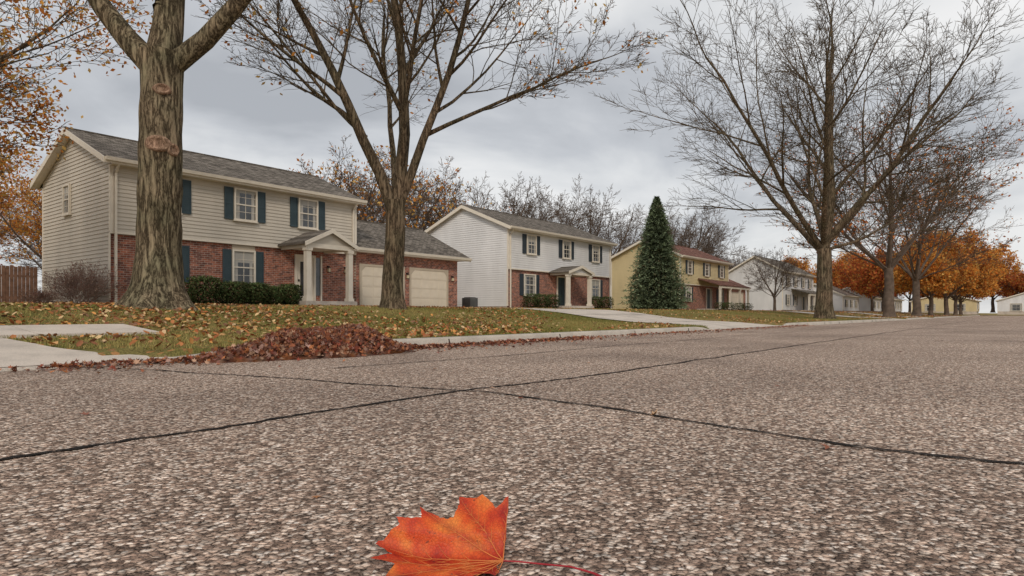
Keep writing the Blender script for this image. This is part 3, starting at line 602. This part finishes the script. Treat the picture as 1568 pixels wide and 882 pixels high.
def shell(H,x0,x1,yf,yb,zb,ze,zr,o,ov,sid,roof,bt=None,trim=TRIM,brick=BRICK,brickside=False):
    top=ze-.2; ym=(yf+yb)/2
    def rng(z):
        if z<=ze-.1: return (yf,yb)
        k=(z-(ze-.1))/(zr-ze); return (max(yf,yf-o+k*(ym-yf+o)),min(yb,yb+o-k*(ym-yf+o)))
    H.p('foundation',CONC).box(x0-.01,x1+.01,yf+.13,yb+.01,zb-.6,zb+.16)
    H.p('wall_core',sid).box(x0+.01,x1-.01,yf+.17,yb-.01,zb,top)
    sm=H.p('siding',sid)
    if brickside:
        H.p('brick',brick).box(x0,x1,yf+.02,yb,zb,top); sid_side(sm,x0,rng,top,zr-.1); sid_side(sm,x1,rng,top,zr-.1,1)
    else:
        sid_side(sm,x0,rng,zb+.16,zr-.1); sid_side(sm,x1,rng,zb+.16,zr-.1,1)
        b0=bt if bt else zb+.16; sid_front(sm,x0,x1,yf,b0,top); sid_front(sm,x0,x1,yb,zb+.16,top,sg=1)
        if bt:
            H.p('brick',brick).box(x0+.012,x1-.012,yf+.12,yf+.3,zb-.02,bt); sm.poly((x0,yf,bt),(x1,yf,bt),(x1,yf+.17,bt),(x0,yf+.17,bt)); H.p('trim',trim).box(x0-.02,x1+.02,yf-.03,yf+.1,bt-.06,bt+.02)
        t=H.p('trim',trim)
        for xx in (x0,x1):
            s=-1 if xx==x0 else 1; a,b=sorted((xx-s*.09,xx-s*.0)); t.box(a,b,yf-.036,yf,(bt+.02) if bt else zb+.16,top)
            a,b=sorted((xx,xx+s*.036)); t.box(a,b,yf-.036,yf+.09,zb+.16 if not bt else bt+.02,top); t.box(a,b,yb-.09,yb+.03,zb+.16,top)
        if bt: t.box(x0-.034,x0-.0,yf+.0,yf+.12,zb+.16,bt-.06)
    gableroof(H,x0,x1,yf,yb,ze,zr,o,ov,roof,trim)
def downspout(H,x,y,zt,zb,o=.4):
    g=H.p('downspout',TRIM); g.box(x-.04,x+.04,y-.11,y-.04,zb,zt-.45); g.hexa([(x-.04,y-.11,zt-.5),(x+.04,y-.11,zt-.5),(x+.04,y-.04,zt-.5),(x-.04,y-.04,zt-.5),(x-.04,y-o-.09,zt-.12),(x+.04,y-o-.09,zt-.12),(x+.04,y-o-.03,zt-.12),(x-.04,y-o-.03,zt-.12)])
def column(H,x,y,z0,z1,w=.2):
    c=H.p('columns',TRIM); h=w/2; c.box(x-h,x+h,y-h,y+h,z0+.12,z1-.12); c.box(x-h-.04,x+h+.04,y-h-.04,y+h+.04,z0,z0+.14); c.box(x-h-.04,x+h+.04,y-h-.04,y+h+.04,z1-.13,z1)
def porch(H,xa,xb,yp,yw,zf,zc,zp,roof,sid):
    xm=(xa+xb)/2; o=.28; m=H.p('porch_roof',roof); t=.09
    ze=zc+.22
    for s,xe in ((1,xa-o),(-1,xb+o)):
        m.hexa([(xe,yp-.25,ze-t),(xm,yp-.25,zp-t),(xm,yw,zp-t),(xe,yw,ze-t),(xe,yp-.25,ze),(xm,yp-.25,zp),(xm,yw,zp),(xe,yw,ze)])
        H.p('porch_trim',TRIM).hexa([(xe,yp-.29,ze-.18),(xm,yp-.29,zp-.18),(xm,yp-.252,zp-.18),(xe,yp-.252,ze-.18),(xe,yp-.29,ze+.01),(xm,yp-.29,zp+.01),(xm,yp-.252,zp+.01),(xe,yp-.252,ze+.01)])
    b=H.p('porch_trim',TRIM); b.box(xa-.12,xb+.12,yp-.12,yp+.12,zc,zc+.2); b.box(xa-.1,xa+.1,yp+.12,yw,zc,zc+.2); b.box(xb-.1,xb+.1,yp+.12,yw,zc,zc+.2); b.box(xa+.1,xb-.1,yp+.12,yw,zc+.1,zc+.14)
    H.p('porch_gable',sid).poly((xa-.12,yp-.08,zc+.2),(xb+.12,yp-.08,zc+.2),(xm,yp-.08,zp-.1))
    column(H,xa+.02,yp,zf,zc,.24); column(H,xb-.02,yp,zf,zc,.24)
    c=H.p('porch_floor',CONC); c.box(xa-.25,xb+.25,yp-.25,yw,zf-.6,zf); c.box(xa+.3,xb-.3,yp-.6,yp-.252,zf-.6,zf-.15)
def door(H,xc,w,z0,h,yw,mat,side=True):
    t=H.p('door_trim',TRIM); t.box(xc-w/2-.1,xc-w/2,yw-.08,yw,z0,z0+h+.1); t.box(xc+w/2,xc+w/2+.1,yw-.08,yw,z0,z0+h+.1); t.box(xc-w/2,xc+w/2,yw-.08,yw,z0+h,z0+h+.1)
    d=H.p('door',mat); d.box(xc-w/2,xc+w/2,yw-.03,yw,z0,z0+h)
    for a,b in ((.08,.46),(.54,.92)):
        for c,e in ((.06,.30),(.36,.62),(.68,.94)): d.box(xc-w/2+w*a,xc-w/2+w*b,yw-.045,yw-.03,z0+h*c,z0+h*e)
    if side:
        H.p('sidelight',GLASS).box(xc+w/2+.1,xc+w/2+.38,yw-.03,yw,z0+.3,z0+h); t.box(xc+w/2+.38,xc+w/2+.46,yw-.08,yw,z0,z0+h+.1)
    H.p('door_knob',IRON).box(xc-w/2+.06,xc-w/2+.12,yw-.09,yw-.045,z0+.95,z0+1.05)
def garagedoor(H,x0,x1,z0,z1,y):
    g=H.p('garage_door',DOORW); g.box(x0,x1,y-.02,y,z0,z1); n=4; k=4
    for i in range(n):
        for j in range(k):
            a=x0+(x1-x0)*j/k+.06; b=x0+(x1-x0)*(j+1)/k-.06; c=z0+(z1-z0)*i/n+.06; d=z0+(z1-z0)*(i+1)/n-.05; g.box(a,b,y-.034,y-.02,c,d)
    s=H.p('door_seams',TRIMT)
    for i in range(1,n): z=z0+(z1-z0)*i/n; s.box(x0,x1,y-.024,y-.02,z-.008,z+.008)
    t=H.p('garage_trim',TRIMT); t.box(x0-.12,x0,y-.05,y,z0,z1+.12); t.box(x1,x1+.12,y-.05,y,z0,z1+.12); t.box(x0,x1,y-.05,y,z1,z1+.12)
    c=.28
    for xx,s in ((x0,1),(x1,-1)):
        t.poly(*( [(xx,y-.045,z1),(xx,y-.045,z1-c),(xx+s*c,y-.045,z1)] if s>0 else [(xx,y-.045,z1),(xx+s*c,y-.045,z1),(xx,y-.045,z1-c)]))
    H.p('weather_seal',IRON).box(x0,x1,y-.025,y,z0-.04,z0)
def lantern(H,x,y,z):
    H.p('wall_lantern',IRON).box(x-.05,x+.05,y-.1,y,z+.18,z+.24); H.p('wall_lantern',IRON).box(x-.07,x+.07,y-.17,y-.03,z+.12,z+.15); H.p('lantern_glass',LAMPM).box(x-.05,x+.05,y-.15,y-.05,z-.06,z+.12); H.p('wall_lantern',IRON).box(x-.06,x+.06,y-.16,y-.04,z-.09,z-.06)
H=House('brick_house',(15.3,30,.84)); zb=.84
shell(H,9.7,21.0,26.6,34.0,zb,6.25,8.0,.4,.35,SID1,ROOFG,3.55)
ff=lambda yw:(lambda u,o,z:(u,yw-o,z))
for xc in (11.7,15.0,18.15): window(H,xc,.92,4.6,5.85,ff(26.57),SHUT)
for xc in (11.7,15.0): window(H,xc,.92,1.82,3.2,ff(26.72),SHUT)
t=H.p('trim_panel',TRIMT)
for xc in (11.7,15.0): t.box(xc-.53,xc+.53,26.68,26.72,3.28,3.48)
window(H,30.9,.62,4.65,5.75,lambda u,o,z:(9.672-o,u,z),None)
porch(H,16.85,19.15,24.7,26.57,1.06,3.42,4.32,ROOFG,SID1); door(H,18.1,.92,1.06,2.12,26.72,TRIM)
H.p('storm_glass',GLASS).box(17.82,18.38,26.66,26.675,1.35,2.95)
downspout(H,9.85,26.6,6.25,zb); downspout(H,20.8,26.6,6.25,3.9)
shell(H,21.02,28.6,26.6,34.4,.80,3.85,5.95,.4,.75,SID1,ROOFG,None,brickside=True)
garagedoor(H,21.35,24.2,.82,2.95,26.61); garagedoor(H,24.8,27.65,.82,2.95,26.61)
lantern(H,24.5,26.61,2.5); lantern(H,28.1,26.61,2.5); lantern(H,20.4,26.72,2.6); lantern(H,19.4,26.72,2.6)
H.p('house_vent',TRIM).box(9.62,9.665,29.2,29.5,1.2,1.5)
H.done()
H=House('brick_house',(40,30,.84))
shell(H,33.4,47.0,26.5,34.3,.84,6.25,8.05,.4,.3,SIDW,ROOFG,3.5)
for xc in (35.9,40.3,44.5): window(H,xc,.95,4.65,5.85,ff(26.47),SHUTD,.42)
for xc in (35.9,44.7): window(H,xc,1.2,1.8,3.15,ff(26.62),SHUTD,.42)
porch(H,38.3,41.2,25.0,26.47,1.05,3.25,3.95,ROOFG,SIDW); door(H,39.8,.95,1.05,2.1,26.62,DARKD)
downspout(H,33.55,26.5,6.25,.84); downspout(H,46.8,26.5,6.25,.84)
H.done()
mb=MB(); mb.box(32.0,32.75,28.6,29.35,.86,1.55)
for i in range(9): mb.box(31.985,32.0,28.63,29.32,.92+i*.065,.95+i*.065); mb.box(32.03,32.72,28.585,28.6,.92+i*.065,.95+i*.065)
mb.box(32.1,32.65,28.7,29.25,1.55,1.60); mb.obj('air_conditioner',simple('ac_metal',(.12,.12,.12),.5),None,(32.4,29,.86))
mb=MB(); mb.box(33.2,33.36,31.6,31.9,1.5,1.95); mb.box(33.27,33.33,31.72,31.78,.86,1.5); mb.obj('electric_meter',simple('meter_grey',(.25,.25,.26),.5),None,(33.3,31.7,.86))
H=House('yellow_house',(68,30,.84))
shell(H,61,74.5,26.5,34.3,.84,6.3,8.2,.4,.4,SIDY,ROOFR,3.5,trim=TRIM)
for xc in (63.2,67.8,72.2): window(H,xc,1.0,4.6,5.85,ff(26.47),SHUTD,.4)
for xc in (63.2,72.2): window(H,xc,1.3,1.8,3.15,ff(26.62),SHUTD,.4)
door(H,68.6,1.,1.05,2.1,26.62,DARKD)
H.p('porch_roof',ROOFR).hexa([(65.4,24.0,3.35),(74.8,24.0,3.35),(74.8,26.46,4.1),(65.4,26.46,4.1),(65.4,24.0,3.45),(74.8,24.0,3.45),(74.8,26.46,4.2),(65.4,26.46,4.2)])
H.p('porch_trim',TRIM).box(65.5,74.7,24.05,24.25,3.15,3.345); H.p('porch_floor',CONC).box(65.4,74.8,24.0,26.6,.5,1.0)
for x in (65.7,68.6,71.6,74.4): column(H,x,24.2,1.0,3.15,.2)
shell(H,74.52,81.5,26.8,34.4,.82,3.7,5.6,.4,.4,SIDY,ROOFR,None,brickside=True); garagedoor(H,75.6,80.4,.84,2.95,26.81)
H.done()
H=House('white_house',(105,30,.84))
shell(H,96.5,114,26.5,34.3,.84,6.6,9.0,.4,.4,SIDG,ROOFG,None)
for xc in (99,103,107.5,111.5): window(H,xc,1.1,4.6,5.9,ff(26.46),SHUTD,.45)
for xc in (99,103,111.5): window(H,xc,1.2,1.8,3.2,ff(26.46),SHUTD,.45)
door(H,107.5,1.1,1.05,2.1,26.46,DARKD)
H.p('porch_roof',ROOFG).hexa([(100.8,23.9,3.4),(114,23.9,3.4),(114,26.45,4.1),(100.8,26.45,4.1),(100.8,23.9,3.5),(114,23.9,3.5),(114,26.45,4.2),(100.8,26.45,4.2)])
H.p('porch_trim',TRIM).box(101,113.8,23.95,24.15,3.15,3.395); H.p('porch_floor',CONC).box(101,113.9,23.9,26.46,.5,1.0)
for x in (101.3,104.4,107.5,110.6,113.6): column(H,x,24.1,1.0,3.15,.26)
H.done()
for (nm,x0,x1,yf,yb,sid,rf) in (('ranch_house',124,138,24,33,SIDW,ROOFB),('ranch_house',146,161,23,32,SIDW,ROOFB),('ranch_house',198,208,-8,4,SIDW,ROOFB),('ranch_house',197,207,8,22,SIDY,ROOFB),('ranch_house',168,180,22,31,SIDG,ROOFG)):
    H=House(nm,((x0+x1)/2,(yf+yb)/2,.8)); shell(H,x0,x1,yf,yb,.84,3.7,5.9,.4,.4,sid,rf,None)
    for k in (.2,.5,.8): window(H,x0+(x1-x0)*k,1.5,1.7,2.9,ff(yf-.03),SHUTD)
    if x0>190:
        for k in (.25,.7): window(H,yf+(yb-yf)*k,2.2,1.2,2.9,(lambda xx:(lambda u,o,z:(xx-.03-o,u,z)))(x0),None)
    H.done()
mb=MB(); x=-14.
while x<9.5:
    h=1.72+R.uniform(-.04,.04); yy=34.5+R.uniform(-.008,.008); mb.hexa([(x,yy,.75),(x+.136,yy,.75),(x+.136,34.53,.75),(x,34.53,.75),(x+.003,yy,.85+h),(x+.133,yy,.85+h),(x+.133,34.53,.85+h),(x+.003,34.53,.85+h)]); x+=.145
for z in (1.15,2.1): mb.box(-14,9.6,34.532,34.58,z,z+.09)
for i in range(10): mb.box(-14+i*2.5,-13.9+i*2.5,34.582,34.68,.7,2.5)
mb.obj('wooden_fence',WOODF,None,(-2,34.5,.8))
# ---------------------------------------------------------------- hero maple leaf
ol=[(0,0),(5,42),(8,92),(-5,80),(-13,75),(-20,84),(-35,98),(-44,96),(-54,99),(-73,105),(-72,92),(-76,80),(-80,64),(-92,62),(-105,66),(-120,70),(-135,76),(-132,64),(-130,56),(-142,52),(-156,50),(-170,50),(-163,42),(-172,36),(-182,27),(-198,16),(-184,12),(-176,4),(-168,-6),(-182,-16),(-196,-26),(-170,-28),(-158,-34),(-166,-60),(-138,-54),(-126,-58),(-118,-92),(-92,-68),(-80,-64),(-60,-88),(-46,-62),(-34,-46),(-10,-56),(-4,-36),(-10,-18)]
tipsL=[(8,92),(-73,105),(-135,76),(-198,16),(-196,-26),(-166,-60),(-118,-92),(-60,-88),(-10,-56)]
sc=.00129
def veind(a,b):
    best=99
    for (tx,ty) in tipsL:
        L=math.hypot(tx,ty); t=max(0,min(1,(a*tx+b*ty)/L/L)); best=min(best,math.hypot(a-tx*t,b-ty*t))
    return best
def leafpos(a,b):
    x=a*sc; v=b*sc/.9; th=.80
    if v<=0: f,z=v,.0
    else: k=min(1,v/.05); f=v*math.cos(th*k); z=v*math.sin(th*k)
    z+=.006*min(veind(a,b)/18,1.2)+.006*math.sin(a*.035+1)*(.4+max(0,b)/100)+.004*math.sin(b*.07+a*.02)
    z+= .02*max(0,(-a-110)/90)**2
    return Vector((x,f,max(z,.0)+.012))
dens=[]
for i,(p,q) in enumerate(zip(ol,ol[1:]+ol[:1])):
    for k in range(3):
        jx,jy=(0,0) if k==0 else (R.uniform(-1.4,1.4),R.uniform(-1.4,1.4)); dens.append(Vector((p[0]+(q[0]-p[0])*k/3+jx,p[1]+(q[1]-p[1])*k/3+jy)))
ne=len(dens); pts=dens[:]
for i in range(-200,12,4):
    for j in range(-95,108,4): pts.append(Vector((i+R.uniform(-1,1),j+R.uniform(-1,1))))
rv=delaunay_2d_cdt(pts,[(i,(i+1)%ne) for i in range(ne)],[list(range(ne))],2,1e-4)
vv,ff_=rv[0],rv[2]
def inside(x,y):
    c=False; n=len(dens)
    for i in range(n):
        a=dens[i]; b=dens[i-1]
        if (a.y>y)!=(b.y>y) and x<(b.x-a.x)*(y-a.y)/(b.y-a.y)+a.x: c=not c
    return c
keep=[f for f in ff_ if inside(sum(vv[i].x for i in f)/3,sum(vv[i].y for i in f)/3)]
LB=FV*1.27+RV*(-.018)
lw=lambda a,b:(lambda p:RV*p.x+FV*p.y+UP*p.z)(leafpos(a,b))
me=bpy.data.meshes.new('maple_leaf'); me.from_pydata([tuple(lw(v.x,v.y)) for v in vv],[],keep); me.update()
def lm():
    m,nt,b=newmat('maple_leaf_orange'); L=nt.links; co=mapping(nt)
    a=N(nt,'ShaderNodeAttribute',attribute_name='col')
    n=N(nt,'ShaderNodeTexNoise'); n.inputs['Scale'].default_value=14; n.inputs['Detail'].default_value=8; L.new(co,n.inputs['Vector'])
    r=ramp(nt,[(.38,(.38,.020,.010)),(.48,(.60,.055,.012)),(.58,(.74,.115,.02)),(.70,(.82,.23,.04))]); L.new(n.outputs[0],r.inputs[0])
    c=mix(nt,a.outputs['Fac'],r.outputs[0],(.32,.02,.012))
    v=N(nt,'ShaderNodeTexVoronoi',feature='DISTANCE_TO_EDGE'); v.inputs['Scale'].default_value=150; L.new(co,v.inputs['Vector'])
    r2=ramp(nt,[(0,.74),(.14,1.05)]); L.new(v.outputs[0],r2.inputs[0]); c=mix(nt,1.,c,r2.outputs[0],'MULTIPLY')
    sp=N(nt,'ShaderNodeTexNoise'); sp.inputs['Scale'].default_value=110; L.new(co,sp.inputs['Vector']); r3=ramp(nt,[(.66,0.),(.72,.7)]); L.new(sp.outputs[0],r3.inputs[0]); c=mix(nt,r3.outputs[0],c,(.12,.03,.02))
    L.new(c,b.inputs['Base Color']); b.inputs['Roughness'].default_value=.5; b.inputs['Specular IOR Level'].default_value=.3
    t=N(nt,'ShaderNodeBsdfTranslucent'); L.new(c,t.inputs[0]); ms=N(nt,'ShaderNodeMixShader'); ms.inputs[0].default_value=.15
    L.new(b.outputs[0],ms.inputs[1]); L.new(t.outputs[0],ms.inputs[2]); L.new(ms.outputs[0],nt.nodes['Material Output'].inputs[0])
    bump(nt,b,v.outputs[0],.5,.002); return m
at=me.color_attributes.new('col','FLOAT_COLOR','POINT'); cc=np.zeros((len(me.vertices),4),np.float32)
for i,v in enumerate(vv): cc[i,:3]=max(0,1-veind(v.x,v.y)/9)*.6; cc[i,3]=1
at.data.foreach_set('color',cc.ravel())
LM=lm(); me.materials.append(LM); me.polygons.foreach_set('use_smooth',[True]*len(me.polygons))
LO=link(bpy.data.objects.new('maple_leaf',me)); LO.location=LB
VM=simple('leaf_vein',(.62,.19,.05),.5,.2,40); SM=simple('leaf_stem',(.34,.02,.03),.45,.2,40)
bb=[]
for (tx,ty) in tipsL:
    P=[lw(tx*t+0,ty*t)+UP*.0004 for t in np.linspace(0,.96,9)]; bb.append(([tuple(p) for p in P],list(np.linspace(.0013,.0003,9)),5))
    for t0 in (.25,.4,.55,.7):
        for s in (1,-1):
            dx,dy=tx-s*ty*.7,ty+s*tx*.7; l=math.hypot(dx,dy); q=math.hypot(tx,ty)*.24*(1.1-t0)
            e=(tx*t0+dx/l*q,ty*t0+dy/l*q)
            if inside(*e): bb.append(([tuple(lw(tx*t0+(e[0]-tx*t0)*k,ty*t0+(e[1]-ty*t0)*k)+UP*.0003) for k in (0,.33,.66,1)],[.0007,.0006,.0004,.0002],4))
V,F=tubes(bb); vm=npmesh('veins',V,F,smooth=True); vm.materials.append(VM); link(bpy.data.objects.new('veins',vm),LO)
P=[lw(-3,0),RV*.03+UP*.012+FV*.0,RV*.08+UP*.010+FV*-.008,RV*.13+UP*.012-FV*.025,RV*.17+UP*.010-FV*.05,RV*.20+UP*.006-FV*.075]
V,F=tubes([([tuple(p) for p in P],[.0016,.0017,.0018,.0019,.0022,.0028],8)]); sm=npmesh('stem',V,F,smooth=True); sm.materials.append(SM); link(bpy.data.objects.new('stem',sm),LO)
# ---------------------------------------------------------------- sky, light, camera
w=bpy.data.worlds.new('World'); S.world=w; w.use_nodes=True; nt=w.node_tree; L=nt.links; bg=nt.nodes['Background']
SD=Vector((-.62,-.5,.60)).normalized()
sky=N(nt,'ShaderNodeTexSky'); sky.sky_type='NISHITA'; sky.sun_disc=False; sky.sun_elevation=math.asin(SD.z); sky.sun_rotation=math.atan2(SD.x,SD.y)
sc_=N(nt,'ShaderNodeVectorMath',operation='SCALE'); L.new(sky.outputs[0],sc_.inputs[0]); sc_.inputs['Scale'].default_value=.1
tc=N(nt,'ShaderNodeTexCoord'); sp=N(nt,'ShaderNodeSeparateXYZ'); L.new(tc.outputs['Generated'],sp.inputs[0])
mx=N(nt,'ShaderNodeMath',operation='MAXIMUM'); L.new(sp.outputs[2],mx.inputs[0]); mx.inputs[1].default_value=0
ad=N(nt,'ShaderNodeMath',operation='ADD'); L.new(mx.outputs[0],ad.inputs[0]); ad.inputs[1].default_value=.20
cb=N(nt,'ShaderNodeCombineXYZ')
for i in (0,1):
    dv=N(nt,'ShaderNodeMath',operation='DIVIDE'); L.new(sp.outputs[i],dv.inputs[0]); L.new(ad.outputs[0],dv.inputs[1]); L.new(dv.outputs[0],cb.inputs[i])
no=N(nt,'ShaderNodeTexNoise'); no.inputs['Scale'].default_value=1.0; no.inputs['Detail'].default_value=7; no.inputs['Roughness'].default_value=.5; no.inputs['Distortion'].default_value=.45; L.new(cb.outputs[0],no.inputs['Vector'])
cr=ramp(nt,[(.36,(.40,.415,.44)),(.45,(.52,.535,.56)),(.52,(.66,.67,.68)),(.60,(.79,.79,.785)),(.70,(.88,.87,.86))]); L.new(no.outputs[0],cr.inputs[0])
hz=ramp(nt,[(0.,1.),(.22,0.)]); L.new(mx.outputs[0],hz.inputs[0])
hm=N(nt,'ShaderNodeMath',operation='MULTIPLY'); L.new(hz.outputs[0],hm.inputs[0]); hm.inputs[1].default_value=.55
c=mix(nt,hm.outputs[0],cr.outputs[0],(.72,.71,.70)); c=mix(nt,.93,sc_.outputs[0],c)
L.new(c,bg.inputs[0]); bg.inputs[1].default_value=1.1
sl=bpy.data.lights.new('sun','SUN'); sl.energy=1.5; sl.angle=math.radians(12); sl.color=(1,.90,.78); so=link(bpy.data.objects.new('sun',sl)); so.rotation_euler=SD.to_track_quat('Z','Y').to_euler(); so.location=(0,0,30)
cam=bpy.data.cameras.new('camera'); cam.lens=22.7; cam.sensor_width=36; cam.shift_y=.0249; cam.clip_start=.05; cam.clip_end=4000
co_=link(bpy.data.objects.new('camera',cam)); co_.location=(0,0,.5); co_.rotation_euler=(math.radians(90),0,math.radians(-51.9)); S.camera=co_
S.view_settings.view_transform='Standard'; S.view_settings.look='None'; S.view_settings.exposure=0
